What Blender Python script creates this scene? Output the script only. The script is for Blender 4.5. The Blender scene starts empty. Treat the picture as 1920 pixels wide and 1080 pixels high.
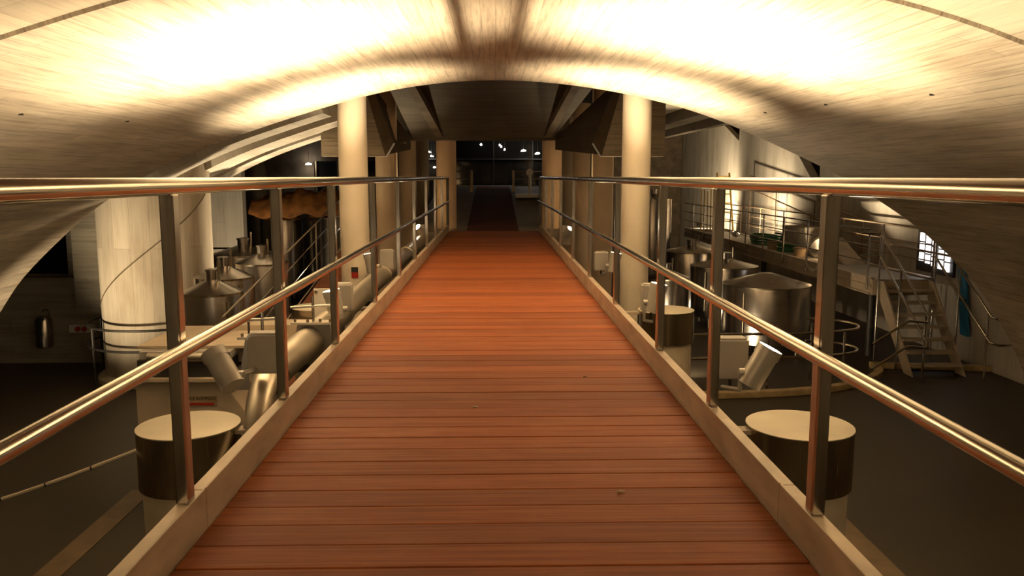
import bpy, bmesh, math, random
from mathutils import Vector, Matrix, Quaternion
random.seed(7)
S = bpy.context.scene
COL = S.collection
R = math.radians

# ------------------------------------------------------------------ camera
cam_d = bpy.data.cameras.new('camera')
cam = bpy.data.objects.new('camera', cam_d); COL.objects.link(cam)
cam_d.sensor_width = 36.0; cam_d.lens = 28.8
cam_d.clip_start = 0.05; cam_d.clip_end = 200
cam.location = (0, 0, 1.15)
cam.rotation_euler = (R(90 - 7.786), 0, R(-1.2565))
S.camera = cam
# ------------------------------------------------------------------ world and exposure
W = bpy.data.worlds.new('night'); S.world = W; W.use_nodes = True
W.node_tree.nodes['Background'].inputs[0].default_value = (0.02, 0.016, 0.012, 1)
W.node_tree.nodes['Background'].inputs[1].default_value = 0.15
S.view_settings.view_transform = 'Standard'; S.view_settings.look = 'None'
S.view_settings.gamma = 1.0; S.view_settings.use_curve_mapping = False
S.view_settings.exposure = 0.72
WARM = (1.0, 0.765, 0.465)
SPOT_W = 1900.0            # each main projector
FLOOR_Z = -2.25

# ------------------------------------------------------------------ materials
def newmat(name):
    m = bpy.data.materials.new(name); m.use_nodes = True
    nt = m.node_tree; b = nt.nodes['Principled BSDF']
    return m, nt, b
def N(nt, t, **kw):
    n = nt.nodes.new(t)
    for k, v in kw.items(): setattr(n, k, v)
    return n
def ramp(nt, fac, stops):
    r = N(nt, 'ShaderNodeValToRGB'); e = r.color_ramp.elements
    while len(e) < len(stops): e.new(0.5)
    for el, (p, c) in zip(e, stops):
        el.position = p; el.color = (c[0], c[1], c[2], 1)
    nt.links.new(fac, r.inputs[0]); return r.outputs[0]
def coords(nt, mode):
    if mode == 'uv':
        return N(nt, 'ShaderNodeTexCoord').outputs['UV']
    g = N(nt, 'ShaderNodeNewGeometry'); s = N(nt, 'ShaderNodeSeparateXYZ'); c = N(nt, 'ShaderNodeCombineXYZ')
    nt.links.new(g.outputs['Position'], s.inputs[0])
    for i, a in enumerate(mode): nt.links.new(s.outputs['xyz'.index(a)], c.inputs[i])
    return c.outputs[0]
def scaled(nt, vec, sc):
    m = N(nt, 'ShaderNodeMapping'); m.inputs['Scale'].default_value = sc
    nt.links.new(vec, m.inputs[0]); return m.outputs[0]
def mixc(nt, fac, a, b, mode='MULTIPLY'):
    m = N(nt, 'ShaderNodeMix', data_type='RGBA', blend_type=mode)
    if isinstance(fac, float): m.inputs[0].default_value = fac
    else: nt.links.new(fac, m.inputs[0])
    for k, v in ((6, a), (7, b)):
        if isinstance(v, tuple): m.inputs[k].default_value = (*v, 1)
        else: nt.links.new(v, m.inputs[k])
    return m.outputs[2]

def concrete(name, base, mode='uv', board=(1.9, 0.115), grain=1.0, mortar=0.004, rough=0.85, blot=1.2):
    """board-marked cast concrete: first coordinate runs along the boards, second across them"""
    m, nt, b = newmat(name); v = coords(nt, mode); L = nt.links.new
    br = N(nt, 'ShaderNodeTexBrick'); br.offset = 0.43; br.inputs['Scale'].default_value = 1
    br.inputs['Brick Width'].default_value = board[0]; br.inputs['Row Height'].default_value = board[1]
    br.inputs['Mortar Size'].default_value = mortar; br.inputs['Mortar Smooth'].default_value = 0.6
    br.inputs['Color1'].default_value = (0.80, 0.80, 0.80, 1); br.inputs['Color2'].default_value = (1, 1, 1, 1)
    br.inputs['Mortar'].default_value = (0.62, 0.60, 0.58, 1); L(v, br.inputs[0])
    n1 = N(nt, 'ShaderNodeTexNoise'); n1.inputs['Scale'].default_value = 1; n1.inputs['Detail'].default_value = 7; n1.inputs['Roughness'].default_value = 0.62
    L(scaled(nt, v, (1.3, 26, 26)), n1.inputs[0])
    n2 = N(nt, 'ShaderNodeTexNoise'); n2.inputs['Scale'].default_value = blot; n2.inputs['Detail'].default_value = 5
    L(scaled(nt, v, (0.6, 1.6, 1.6)), n2.inputs[0])
    g = 0.30 * grain
    c = mixc(nt, 1.0, br.outputs[0], ramp(nt, n1.outputs[0], [(0.30, (1 - g * 1.5,) * 3), (0.52, (1 - g * .3,) * 3), (0.72, (1, 1, 1))]))
    c = mixc(nt, 1.0, c, ramp(nt, n2.outputs[0], [(0.28, (0.70, 0.66, 0.62)), (0.55, (0.95, 0.94, 0.93)), (0.75, (1, 1, 1))]))
    c = mixc(nt, 1.0, c, base)
    L(c, b.inputs['Base Color']); b.inputs['Roughness'].default_value = rough
    bp = N(nt, 'ShaderNodeBump'); bp.inputs['Strength'].default_value = 0.5; bp.inputs['Distance'].default_value = 0.012
    h = mixc(nt, 0.5, br.outputs[0], n1.outputs[0], 'ADD')
    L(h, bp.inputs['Height']); L(bp.outputs[0], b.inputs['Normal'])
    return m

def paint(name, col, rough=0.5, var=0.12, scale=5.0, metallic=0.0, bump=0.0, stretch=(1, 1, 1)):
    m, nt, b = newmat(name); L = nt.links.new
    n = N(nt, 'ShaderNodeTexNoise'); n.inputs['Scale'].default_value = scale; n.inputs['Detail'].default_value = 6
    L(scaled(nt, coords(nt, 'xyz'), stretch), n.inputs[0])
    lo = tuple(c * (1 - 2 * var) for c in col); hi = tuple(min(1, c * (1 + var)) for c in col)
    L(ramp(nt, n.outputs[0], [(0.3, lo), (0.7, hi)]), b.inputs['Base Color'])
    b.inputs['Roughness'].default_value = rough; b.inputs['Metallic'].default_value = metallic
    if bump:
        bp = N(nt, 'ShaderNodeBump'); bp.inputs['Strength'].default_value = bump; bp.inputs['Distance'].default_value = 0.01
        L(n.outputs[0], bp.inputs['Height']); L(bp.outputs[0], b.inputs['Normal'])
    return m
def steel(name, col=(0.62, 0.60, 0.57), rough=0.25, stretch=(40, 40, 1.0), amount=0.12):
    m, nt, b = newmat(name); L = nt.links.new
    n = N(nt, 'ShaderNodeTexNoise'); n.inputs['Scale'].default_value = 3; n.inputs['Detail'].default_value = 4
    L(scaled(nt, coords(nt, 'xyz'), stretch), n.inputs[0])
    mr = N(nt, 'ShaderNodeMapRange'); mr.inputs[3].default_value = max(0.03, rough - amount); mr.inputs[4].default_value = rough + amount
    L(n.outputs[0], mr.inputs[0]); L(mr.outputs[0], b.inputs['Roughness'])
    L(ramp(nt, n.outputs[0], [(0.3, tuple(c * .85 for c in col)), (0.7, col)]), b.inputs['Base Color'])
    b.inputs['Metallic'].default_value = 1.0
    return m
def glow(name, col, strength):
    m, nt, b = newmat(name)
    b.inputs['Base Color'].default_value = (*col, 1)
    b.inputs['Emission Color'].default_value = (*col, 1); b.inputs['Emission Strength'].default_value = strength
    return m
def wood_deck():
    m, nt, b = newmat('hardwood'); L = nt.links.new
    v = coords(nt, 'xyz'); oi = N(nt, 'ShaderNodeObjectInfo')
    n = N(nt, 'ShaderNodeTexNoise'); n.inputs['Scale'].default_value = 1; n.inputs['Detail'].default_value = 6; n.inputs['Roughness'].default_value = .6
    L(scaled(nt, v, (1.6, 42, 42)), n.inputs[0])
    n2 = N(nt, 'ShaderNodeTexNoise'); n2.inputs['Scale'].default_value = 2.2; n2.inputs['Detail'].default_value = 7; n2.inputs['Roughness'].default_value = .7
    L(scaled(nt, v, (1, 1.7, 1)), n2.inputs[0])
    c = ramp(nt, n.outputs[0], [(0.25, (0.20, 0.047, 0.011)), (0.5, (0.34, 0.088, 0.021)), (0.75, (0.44, 0.132, 0.036))])
    c = mixc(nt, ramp(nt, n2.outputs[0], [(0.5, (0, 0, 0)), (0.78, (0.4, 0.4, 0.4))]), c, (0.50, 0.20, 0.08), 'MIX')
    pr_ = ramp(nt, oi.outputs['Random'], [(0, (0.66, 0.62, 0.60)), (0.5, (0.88, 0.87, 0.86)), (1, (1.05, 1.05, 1.05))])
    L(mixc(nt, 1.0, c, pr_), b.inputs['Base Color'])
    b.inputs['Roughness'].default_value = 0.6; b.inputs['Specular IOR Level'].default_value = .3
    # fine ribs along the board
    s = N(nt, 'ShaderNodeSeparateXYZ'); L(v, s.inputs[0])
    mu = N(nt, 'ShaderNodeMath', operation='MULTIPLY'); mu.inputs[1].default_value = 2 * math.pi / 0.019; L(s.outputs[1], mu.inputs[0])
    si = N(nt, 'ShaderNodeMath', operation='SINE'); L(mu.outputs[0], si.inputs[0])
    ad = N(nt, 'ShaderNodeMath', operation='MULTIPLY_ADD'); ad.inputs[1].default_value = .08; L(si.outputs[0], ad.inputs[0]); L(n.outputs[0], ad.inputs[2])
    bp = N(nt, 'ShaderNodeBump'); bp.inputs['Strength'].default_value = .45; bp.inputs['Distance'].default_value = 0.003
    L(ad.outputs[0], bp.inputs['Height']); L(bp.outputs[0], b.inputs['Normal'])
    return m
def floor_mat():
    m, nt, b = newmat('epoxy_floor'); L = nt.links.new
    v = coords(nt, 'xyz')
    n = N(nt, 'ShaderNodeTexNoise'); n.inputs['Scale'].default_value = .8; n.inputs['Detail'].default_value = 8; n.inputs['Roughness'].default_value = .65
    L(v, n.inputs[0])
    L(ramp(nt, n.outputs[0], [(0.3, (0.030, 0.024, 0.016)), (0.7, (0.054, 0.042, 0.028))]), b.inputs['Base Color'])
    mr = N(nt, 'ShaderNodeMapRange'); mr.inputs[3].default_value = .42; mr.inputs[4].default_value = .62
    L(n.outputs[0], mr.inputs[0]); L(mr.outputs[0], b.inputs['Roughness'])
    return m
CW = (0.60, 0.565, 0.50)
M = dict(
    vault=concrete('vault_concrete', (0.60, 0.525, 0.42), 'uv', (2.1, 0.125), 1.0),
    vault_near=concrete('vault_bay_concrete', (0.58, 0.52, 0.42), 'uv', (3.0, 0.6), 0.5),
    band=concrete('band_concrete', (0.62, 0.58, 0.50), 'uv', (2.0, 0.3), 0.35),
    band_beam=concrete('beam_concrete', (0.62, 0.56, 0.46), 'yxz', (3.0, 0.3), 0.4),
    wall_v=concrete('wall_concrete_upright_boards', CW, 'zyx', (9, 0.6), 0.4),
    wall_vx=concrete('wall_concrete_upright_boards_x', CW, 'zxy', (9, 0.42), 0.45),
    wall_h=concrete('wall_concrete_level_boards', (0.40, 0.36, 0.29), 'xzy', (2.2, 0.24), 0.8),
    hopper=concrete('shaded_soffit_concrete', (0.12, 0.098, 0.068), 'xzy', (2.2, 0.13), 1.0),  # shade of the unlit soffit put into a dark base colour
    hopper_lit=concrete('lit_soffit_concrete', (0.66, 0.57, 0.43), 'xzy', (1.4, 0.13), 1.1),  # paler copy for the front panels, lamplight put into the base colour
    drum=concrete('drum_concrete', (0.62, 0.55, 0.44), 'uv', (30, 0.30), 0.5),
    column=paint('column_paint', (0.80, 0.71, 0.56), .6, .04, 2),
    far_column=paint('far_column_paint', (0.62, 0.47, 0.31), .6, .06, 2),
    beige=paint('beige_paint', (0.46, 0.38, 0.28), .45, .10, 3),
    pier=paint('pier_render', (0.50, 0.43, 0.31), .75, .12, 4, bump=.2),
    kerb=paint('channel_paint', (0.45, 0.36, 0.26), .42, .16, 6, metallic=.25, stretch=(1, .6, 2)),
    grey_plate=paint('grey_plate', (0.30, 0.28, 0.25), .5, .1, 4),
    dark=paint('dark_metal', (0.03, 0.027, 0.024), .5, .2, 4),
    black=paint('black_void', (0.006, 0.006, 0.006), .9, .1, 2),
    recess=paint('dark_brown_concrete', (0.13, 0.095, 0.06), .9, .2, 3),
    rail=steel('polished_rail', (0.66, 0.60, 0.50), .16, (6, .5, 6), .05),
    post=steel('brushed_post', (0.56, 0.52, 0.46), .19, (30, 30, 1), .06),
    tank=steel('tank_steel', (0.50, 0.46, 0.42), .24, (1, 1, 26), .07),
    cap=steel('cap_steel', (0.50, 0.43, 0.32), .24, (60, 60, 1), .08),
    captop=paint('cap_top', (0.66, 0.60, 0.47), .38, .08, 2.5, metallic=.35),
    duct=steel('duct_steel', (0.70, 0.64, 0.53), .38, (2, 2, 2), .08),
    lamp=paint('lamp_grey', (0.50, 0.47, 0.42), .38, .06, 5, metallic=.45),
    box=paint('ballast_grey', (0.40, 0.37, 0.33), .5, .06, 5),
    wood=wood_deck(), floor=floor_mat(),
    strip=paint('floor_strip', (0.17, 0.12, 0.065), .5, .15, 4),
    curb=paint('floor_curb', (0.42, 0.32, 0.16), .6, .15, 5),
    ramp=paint('ramp_concrete', (0.26, 0.235, 0.19), .6, .15, 2),
    carpet=paint('brown_carpet', (0.085, 0.022, 0.010), .95, .25, 30, bump=.4),
    carpet_edge=paint('red_nosing', (0.36, 0.07, 0.03), .7, .1, 10),
    orange=paint('orange_tarp', (0.42, 0.17, 0.04), .75, .3, 4, bump=.6),
    red=paint('red_plastic', (0.45, 0.03, 0.015), .4, .1, 5),
    redwall=paint('oxide_red', (0.27, 0.085, 0.03), .7, .15, 3),
    blue=paint('blue_plastic', (0.02, 0.17, 0.36), .5, .1, 5),
    green=paint('green_rubber', (0.03, 0.16, 0.06), .5, .15, 5),
    brass=paint('yellow_metal', (0.42, 0.27, 0.06), .4, .15, 6, metallic=.5),
    card=paint('cardboard', (0.40, 0.29, 0.17), .8, .1, 5),
    cloth=paint('grey_sheet', (0.32, 0.27, 0.21), .85, .15, 4),
    cable=paint('pale_cable', (0.62, 0.55, 0.42), .5, .06, 5),
    white=paint('white_enamel', (0.75, 0.71, 0.63), .4, .04, 5),
    rust=paint('brown_steel', (0.27, 0.19, 0.12), .45, .15, 5, metallic=.4),
    glass=paint('night_glass', (0.012, 0.011, 0.010), .06, .1, 2),
    ink=paint('black_ink', (0.02, 0.018, 0.015), .6, .05, 5),
    lens=glow('lamp_lens', (1.0, 0.80, 0.52), 55),
    fill_glass=glow('fill_glass', (1.0, 0.80, 0.52), 9),
    star=glow('far_lamp_glass', (1.0, 0.93, 0.82), 22),
    tube=glow('reflection_glow', (1.0, 0.93, 0.90), 1.4),  # emission stands in for bright reflections, not a light source
)
# ------------------------------------------------------------------ mesh helpers
def perp(d):
    d = d.normalized(); a = Vector((0, 0, 1)) if abs(d.z) < .9 else Vector((1, 0, 0))
    u = d.cross(a).normalized(); return u, d.cross(u).normalized()
class MB:
    def __init__(s): s.v = []; s.f = []; s.uv = None
    def box(s, c, d, rz=0, rot=None):
        q = rot if rot else Matrix.Rotation(rz, 3, 'Z'); c = Vector(c); b = len(s.v)
        for z in (-.5, .5):
            for x, y in ((-.5, -.5), (.5, -.5), (.5, .5), (-.5, .5)):
                s.v.append(c + q @ Vector((x * d[0], y * d[1], z * d[2])))
        for f in ((3, 2, 1, 0), (4, 5, 6, 7), (0, 1, 5, 4), (1, 2, 6, 5), (2, 3, 7, 6), (3, 0, 4, 7)): s.f.append([b + i for i in f])
        return s
    def span(s, x0, x1, y0, y1, z0, z1):
        return s.box(((x0 + x1) / 2, (y0 + y1) / 2, (z0 + z1) / 2), (abs(x1 - x0), abs(y1 - y0), abs(z1 - z0)))
    def cyl(s, p0, p1, r, n=20, r1=None):
        return s.tube([p0, p1], r, n, r1)
    def tube(s, path, r, n=12, r1=None, closed=False):
        P = [Vector(p) for p in path]; b = len(s.v); k = len(P)
        u = None
        for i, p in enumerate(P):
            if closed: t = P[(i + 1) % k] - P[i - 1]
            else: t = P[min(i + 1, k - 1)] - P[max(i - 1, 0)]
            t.normalize()
            if u is None: u, w = perp(t)
            else:
                u = (u - t * u.dot(t)).normalized(); w = t.cross(u)
            rr = r if r1 is None else r + (r1 - r) * i / (k - 1)
            for j in range(n):
                a = 2 * math.pi * j / n; s.v.append(p + (u * math.cos(a) + w * math.sin(a)) * rr)
        for i in range(k if closed else k - 1):
            i2 = (i + 1) % k
            for j in range(n):
                j2 = (j + 1) % n; s.f.append([b + i * n + j, b + i * n + j2, b + i2 * n + j2, b + i2 * n + j])
        if not closed:
            s.f.append([b + j for j in range(n)][::-1]); s.f.append([b + (k - 1) * n + j for j in range(n)])
        return s
    def lathe(s, prof, c, n=40):
        b = len(s.v); c = Vector(c); k = len(prof)
        for r, z in prof:
            for j in range(n):
                a = 2 * math.pi * j / n; s.v.append(c + Vector((r * math.cos(a), r * math.sin(a), z)))
        for i in range(k - 1):
            for j in range(n):
                j2 = (j + 1) % n; s.f.append([b + i * n + j, b + i * n + j2, b + (i + 1) * n + j2, b + (i + 1) * n + j])
        s.f.append([b + j for j in range(n)][::-1]); s.f.append([b + (k - 1) * n + j for j in range(n)])
        return s
    def prism(s, poly, axis, a0, a1):
        """poly of 2-d points in the two other axes, pushed along axis"""
        b = len(s.v); n = len(poly)
        for a in (a0, a1):
            for p in poly:
                s.v.append(Vector({'x': (a, p[0], p[1]), 'y': (p[0], a, p[1]), 'z': (p[0], p[1], a)}[axis]))
        s.f.append([b + i for i in range(n)][::-1]); s.f.append([b + n + i for i in range(n)])
        for i in range(n):
            j = (i + 1) % n; s.f.append([b + i, b + j, b + n + j, b + n + i])
        return s
    def slab(s, pts, off):
        """flat polygon of 3-d points thickened by the vector off"""
        b = len(s.v); n = len(pts); off = Vector(off)
        for p in pts: s.v.append(Vector(p))
        for p in pts: s.v.append(Vector(p) + off)
        s.f.append(list(range(b, b + n))[::-1]); s.f.append([b + n + i for i in range(n)])
        for i in range(n):
            j = (i + 1) % n; s.f.append([b + i, b + j, b + n + j, b + n + i])
        return s
    def build(s, name, mat, parent=None, smooth=True, bevel=0.0, origin=None):
        me = bpy.data.meshes.new(name)
        if origin is None:
            lo = Vector([min(p[i] for p in s.v) for i in range(3)]); hi = Vector([max(p[i] for p in s.v) for i in range(3)])
            origin = Vector(((lo.x + hi.x) / 2, (lo.y + hi.y) / 2, lo.z))
        origin = Vector(origin)
        me.from_pydata([tuple(p - origin) for p in s.v], [], s.f)
        bm = bmesh.new(); bm.from_mesh(me); bmesh.ops.recalc_face_normals(bm, faces=bm.faces); bm.to_mesh(me); bm.free()
        me.materials.append(mat)
        if smooth:
            me.polygons.foreach_set('use_smooth', [True] * len(me.polygons)); me.set_sharp_from_angle(angle=R(38))
        o = bpy.data.objects.new(name, me); COL.objects.link(o)
        w = origin.copy(); p = parent
        if parent:
            o.parent = parent
            while p: w -= p.location; p = p.parent
        o.location = w
        if bevel:
            bv = o.modifiers.new('edge', 'BEVEL'); bv.width = bevel; bv.segments = 2; bv.limit_method = 'ANGLE'; bv.angle_limit = R(40)
        return o
def tag(o, label, cat=None, group=None, kind=None):
    if label: o['label'] = label
    if cat: o['category'] = cat
    if group: o['group'] = group
    if kind: o['kind'] = kind
    return o
def thing(name, loc, label, cat, group=None, kind=None):
    o = bpy.data.objects.new(name, None); COL.objects.link(o); o.location = loc; o.empty_display_size = .1
    return tag(o, label, cat, group, kind)
def copy_tree(o, parent=None):
    c = o.copy(); COL.objects.link(c); c.parent = parent
    for ch in list(o.children): copy_tree(ch, c)
    return c

# ------------------------------------------------------------------ the vault
ARCH = [(-8.25, -2.25), (-7.85, -1.62), (-7.3, -.92), (-6.85, -.31), (-6.1, .40), (-5.55, .82), (-4.8, 1.25), (-3.8, 1.67),
        (-2.2, 2.18), (-1.1, 2.42), (0, 2.505), (1.1, 2.44), (2.2, 2.25), (3.3, 1.93), (4.9, 1.23), (5.65, .80), (6.4, .29),
        (7.2, -.45), (7.8, -1.33), (8.25, -2.25)]
def catmull(P, per=5):
    out = []
    for i in range(len(P) - 1):
        p0, p1, p2, p3 = P[max(i - 1, 0)], P[i], P[i + 1], P[min(i + 2, len(P) - 1)]
        for k in range(per):
            t = k / per
            out.append(tuple(.5 * (2 * p1[j] + (p2[j] - p0[j]) * t + (2 * p0[j] - 5 * p1[j] + 4 * p2[j] - p3[j]) * t * t + (3 * p1[j] - p0[j] - 3 * p2[j] + p3[j]) * t ** 3) for j in (0, 1)))
    out.append(P[-1]); return out
PROF = catmull(ARCH)
def vault_z(x):
    for a, b in zip(PROF, PROF[1:]):
        if a[0] <= x <= b[0]: return a[1] + (b[1] - a[1]) * (x - a[0]) / (b[0] - a[0])
    return FLOOR_Z
def shell(name, y0, y1, lift, mat, x0=-9, x1=9, thick=.3, ny=2):
    prof = [p for p in PROF if x0 <= p[0] <= x1]
    if prof[0][0] > x0 + 1e-4 and x0 > -8.2: prof.insert(0, (x0, vault_z(x0)))
    if prof[-1][0] < x1 - 1e-4 and x1 < 8.2: prof.append((x1, vault_z(x1)))
    n = len(prof); nor = []; arc = [0]
    for i in range(n):
        a, b = prof[max(i - 1, 0)], prof[min(i + 1, n - 1)]; dx, dz = b[0] - a[0], b[1] - a[1]; l = math.hypot(dx, dz)
        nor.append((-dz / l, dx / l))
        if i: arc.append(arc[-1] + math.hypot(prof[i][0] - prof[i - 1][0], prof[i][1] - prof[i - 1][1]))
    V = []; UV = []; F = []
    ys = [y0 + (y1 - y0) * k / (ny - 1) for k in range(ny)]
    for side in (lift, lift + thick):
        for y in ys:
            for (x, z), (a, b), s in zip(prof, nor, arc): V.append((x + a * side, y, z + b * side)); UV.append((y, s))
    B = n * ny
    for k in range(ny - 1):
        for i in range(n - 1):
            q = [k * n + i, k * n + i + 1, (k + 1) * n + i + 1, (k + 1) * n + i]
            F.append(q[::-1]); F.append([B + j for j in q])
    for k in (0, ny - 1):
        for i in range(n - 1): F.append([k * n + i, k * n + i + 1, B + k * n + i + 1, B + k * n + i])
    for i in (0, n - 1):
        for k in range(ny - 1): F.append([k * n + i, (k + 1) * n + i, B + (k + 1) * n + i, B + k * n + i])
    me = bpy.data.meshes.new(name); me.from_pydata(V, [], F)
    uvl = me.uv_layers.new(name='UVMap')
    for lp in me.loops: uvl.data[lp.index].uv = UV[lp.vertex_index]
    bm = bmesh.new(); bm.from_mesh(me); bmesh.ops.recalc_face_normals(bm, faces=bm.faces); bm.to_mesh(me); bm.free()
    me.polygons.foreach_set('use_smooth', [True] * len(me.polygons)); me.set_sharp_from_angle(angle=R(30))
    me.materials.append(mat)
    o = bpy.data.objects.new(name, me); COL.objects.link(o)
    return o
v = shell('ceiling', 5.12, 12.0, 0, M['vault'], thick=.30)
tag(v, 'board-marked concrete barrel vault lit from below over the footbridge', 'ceiling', kind='structure')
for (x, y) in ((-3.86, 6.9), (-3.72, 8.54), (3.60, 6.8), (3.43, 8.55), (3.33, 10.16)):
    z = vault_z(x); mb = MB(); mb.cyl((x, y, z - .006), (x, y, z + .05), .022, 12)
    mb.build('tie_hole', M['black'], v)
v2 = shell('ceiling', -5.0, 5.12, .028, M['vault_near'], thick=.30)
tag(v2, 'smoother concrete vault bay with a raised edge over the start of the bridge', 'ceiling', kind='structure')
# ceiling beyond the vault: dark slab and the lit vault bands beneath it
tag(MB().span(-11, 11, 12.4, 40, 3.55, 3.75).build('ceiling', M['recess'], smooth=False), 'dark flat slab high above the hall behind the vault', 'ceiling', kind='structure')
for k, (a, b) in enumerate(((12.55, 13.2), (13.95, 14.9), (15.3, 16.0))):
    o = shell('trim_%d' % (k + 1), a, b, 0.0, M['band'], -5.25, -2.55, thick=.35)
    tag(o, '%s pale concrete arch band behind the vault, over the round concrete drum' % ('first', 'second', 'third')[k], 'ceiling band', kind='structure')
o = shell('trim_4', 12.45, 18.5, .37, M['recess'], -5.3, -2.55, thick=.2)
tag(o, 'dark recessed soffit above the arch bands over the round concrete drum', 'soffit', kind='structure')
for k, (x0, x1, z) in enumerate(((3.55, 4.15, 2.62), (4.75, 5.3, 2.56), (5.75, 6.0, 2.45))):   # straight beams over the tanks on the right
    o = MB().span(x0, x1, 12.5, 37, z, 3.55).build('trim_%d' % (5 + k), M['band_beam'], smooth=False)
    tag(o, 'pale straight concrete ceiling beam over the tank row, %s from the cream column' % ('first', 'second', 'third')[k], 'ceiling beam', kind='structure')

# ------------------------------------------------------------------ floor and outer walls
fl = MB().span(-11, 11, -5.2, 40, FLOOR_Z - .2, FLOOR_Z).build('floor', M['floor'], smooth=False)
tag(fl, 'dark grey-green coated floor of the cellar below the footbridge', 'floor', kind='structure')
for k, (x0, x1) in enumerate(((-3.96, -3.72), (3.28, 3.52))):
    for y0 in (-1.0, 2.2, 5.45):
        MB().span(x0, x1, y0, y0 + 3.2, FLOOR_Z, FLOOR_Z + .006).build('drain_cover', M['strip'], fl, smooth=False)
tag(MB().span(-9, 9, -5.4, -5.0, FLOOR_Z, 3.2).build('wall_back', M['wall_h'], smooth=False), 'concrete end wall at the start of the bridge', 'wall', kind='structure')
# left: low wall, pilaster and black opening behind the vault foot
wl = thing('wall_left', (-8.2, 14.9, FLOOR_Z), 'dim board-marked concrete wall with a black opening beside the drum', 'wall', kind='structure')
MB().span(-11, -6.3, 14.9, 15.2, FLOOR_Z, -.68).build('lower_wall', M['wall_h'], wl, smooth=False)
MB().span(-7.52, -6.5, 14.72, 15.1, -1.32, 3.5).build('pilaster', M['wall_h'], wl, smooth=False)
MB().span(-11, -7.52, 15.6, 15.8, -.68, 3.5).build('opening_back', M['black'], wl, smooth=False)
MB().span(-7.78, -7.52, 15.05, 15.6, -.68, 3.5).build('opening_jamb', M['wall_h'], wl, smooth=False)
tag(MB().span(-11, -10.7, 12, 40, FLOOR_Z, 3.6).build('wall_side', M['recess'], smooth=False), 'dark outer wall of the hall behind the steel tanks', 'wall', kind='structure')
# left far walls
wf = thing('wall_far_left', (-6.8, 20.6, FLOOR_Z), 'pale concrete wall with a level joint between drum and dark wall', 'wall', kind='structure')
MB().span(-7.6, -6.25, 20.6, 20.9, -.62, 3.5).build('upper_panel', M['wall_vx'], wf, smooth=False)
MB().span(-7.6, -6.2, 20.52, 20.9, FLOOR_Z, -.66).build('lower_panel', M['wall_vx'], wf, smooth=False)
tag(MB().span(-10.7, -5.75, 26.6, 26.9, FLOOR_Z, 3.5).build('wall_rear_left', M['recess'], smooth=False), 'brown unlit wall behind the orange tarpaulin heap', 'wall', kind='structure')
wn = thing('window_1', (-5.2, 26.6, FLOOR_Z), 'black night window beside the brown unlit wall', 'window', kind='structure')
MB().span(-5.75, -3.6, 26.7, 26.72, FLOOR_Z, 2.0).build('pane', M['glass'], wn, smooth=False)
for x in (-5.72, -5.02, -4.3): MB().span(x, x + .05, 26.6, 26.7, FLOOR_Z, 2.0).build('mullion', M['rust'], wn, smooth=False)
MB().span(-5.75, -2.4, 26.55, 26.9, 1.62, 3.5).build('lintel', M['recess'], wn, smooth=False)
# right far wall : three upright-board panels, upper near corners cut away
wr = thing('wall_right', (8.7, 26, FLOOR_Z), 'pale upright-board concrete wall with slanted dark openings above the catwalk', 'wall', kind='structure')
MB().prism([(12.0, FLOOR_Z), (21.9, FLOOR_Z), (21.9, 3.4), (12.0, 3.4)], 'x', 8.7, 8.95).build('wall_panel', M['wall_v'], wr, smooth=False)
MB().prism([(21.95, FLOOR_Z), (29.5, FLOOR_Z), (29.5, 3.4), (26.2, 3.4), (24.3, 2.15), (22.6, 1.05), (21.95, .3)], 'x', 8.76, 9.0).build('wall_panel', M['wall_v'], wr, smooth=False)
MB().prism([(29.6, FLOOR_Z), (39, FLOOR_Z), (39, 3.5), (33, 3.5), (32.3, 3.2), (29.6, 2.28)], 'x', 8.9, 9.1).build('wall_panel', M['wall_v'], wr, smooth=False)
MB().span(9.5, 9.7, 12, 40, FLOOR_Z, 3.6).build('recess_back', M['recess'], wr, smooth=False)
tag(MB().span(-11, 11, 39.2, 39.5, FLOOR_Z, 3.6).build('wall_end', M['recess'], smooth=False), 'dark end wall of the hall behind everything', 'wall', kind='structure')

# ------------------------------------------------------------------ folded dark soffit over the far end of the bridge
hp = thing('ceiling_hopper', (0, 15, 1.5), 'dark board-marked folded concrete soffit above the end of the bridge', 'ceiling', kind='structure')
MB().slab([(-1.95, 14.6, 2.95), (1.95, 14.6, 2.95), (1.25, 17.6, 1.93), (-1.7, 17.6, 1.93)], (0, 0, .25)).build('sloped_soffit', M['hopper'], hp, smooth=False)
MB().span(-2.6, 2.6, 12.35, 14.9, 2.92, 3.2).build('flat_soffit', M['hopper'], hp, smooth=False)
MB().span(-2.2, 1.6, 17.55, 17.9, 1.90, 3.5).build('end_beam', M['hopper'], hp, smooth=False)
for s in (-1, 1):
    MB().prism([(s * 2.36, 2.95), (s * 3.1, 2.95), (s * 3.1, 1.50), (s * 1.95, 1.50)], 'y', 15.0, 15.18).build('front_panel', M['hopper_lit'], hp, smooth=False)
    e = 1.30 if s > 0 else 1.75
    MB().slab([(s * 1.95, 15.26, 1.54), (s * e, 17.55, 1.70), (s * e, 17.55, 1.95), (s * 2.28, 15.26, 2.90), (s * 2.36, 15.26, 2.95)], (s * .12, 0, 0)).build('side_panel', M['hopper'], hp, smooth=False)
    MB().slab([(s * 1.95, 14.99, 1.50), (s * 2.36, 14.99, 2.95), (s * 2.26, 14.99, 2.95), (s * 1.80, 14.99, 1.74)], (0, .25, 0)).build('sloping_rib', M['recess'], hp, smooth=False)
    MB().slab([(s * 1.42, 13.0, 2.9), (s * 1.56, 13.0, 2.9), (s * 1.22, 17.55, 1.95), (s * 1.06, 17.55, 1.95)], (0, 0, .14)).build('longitudinal_rib', M['recess'], hp, smooth=False)

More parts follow.
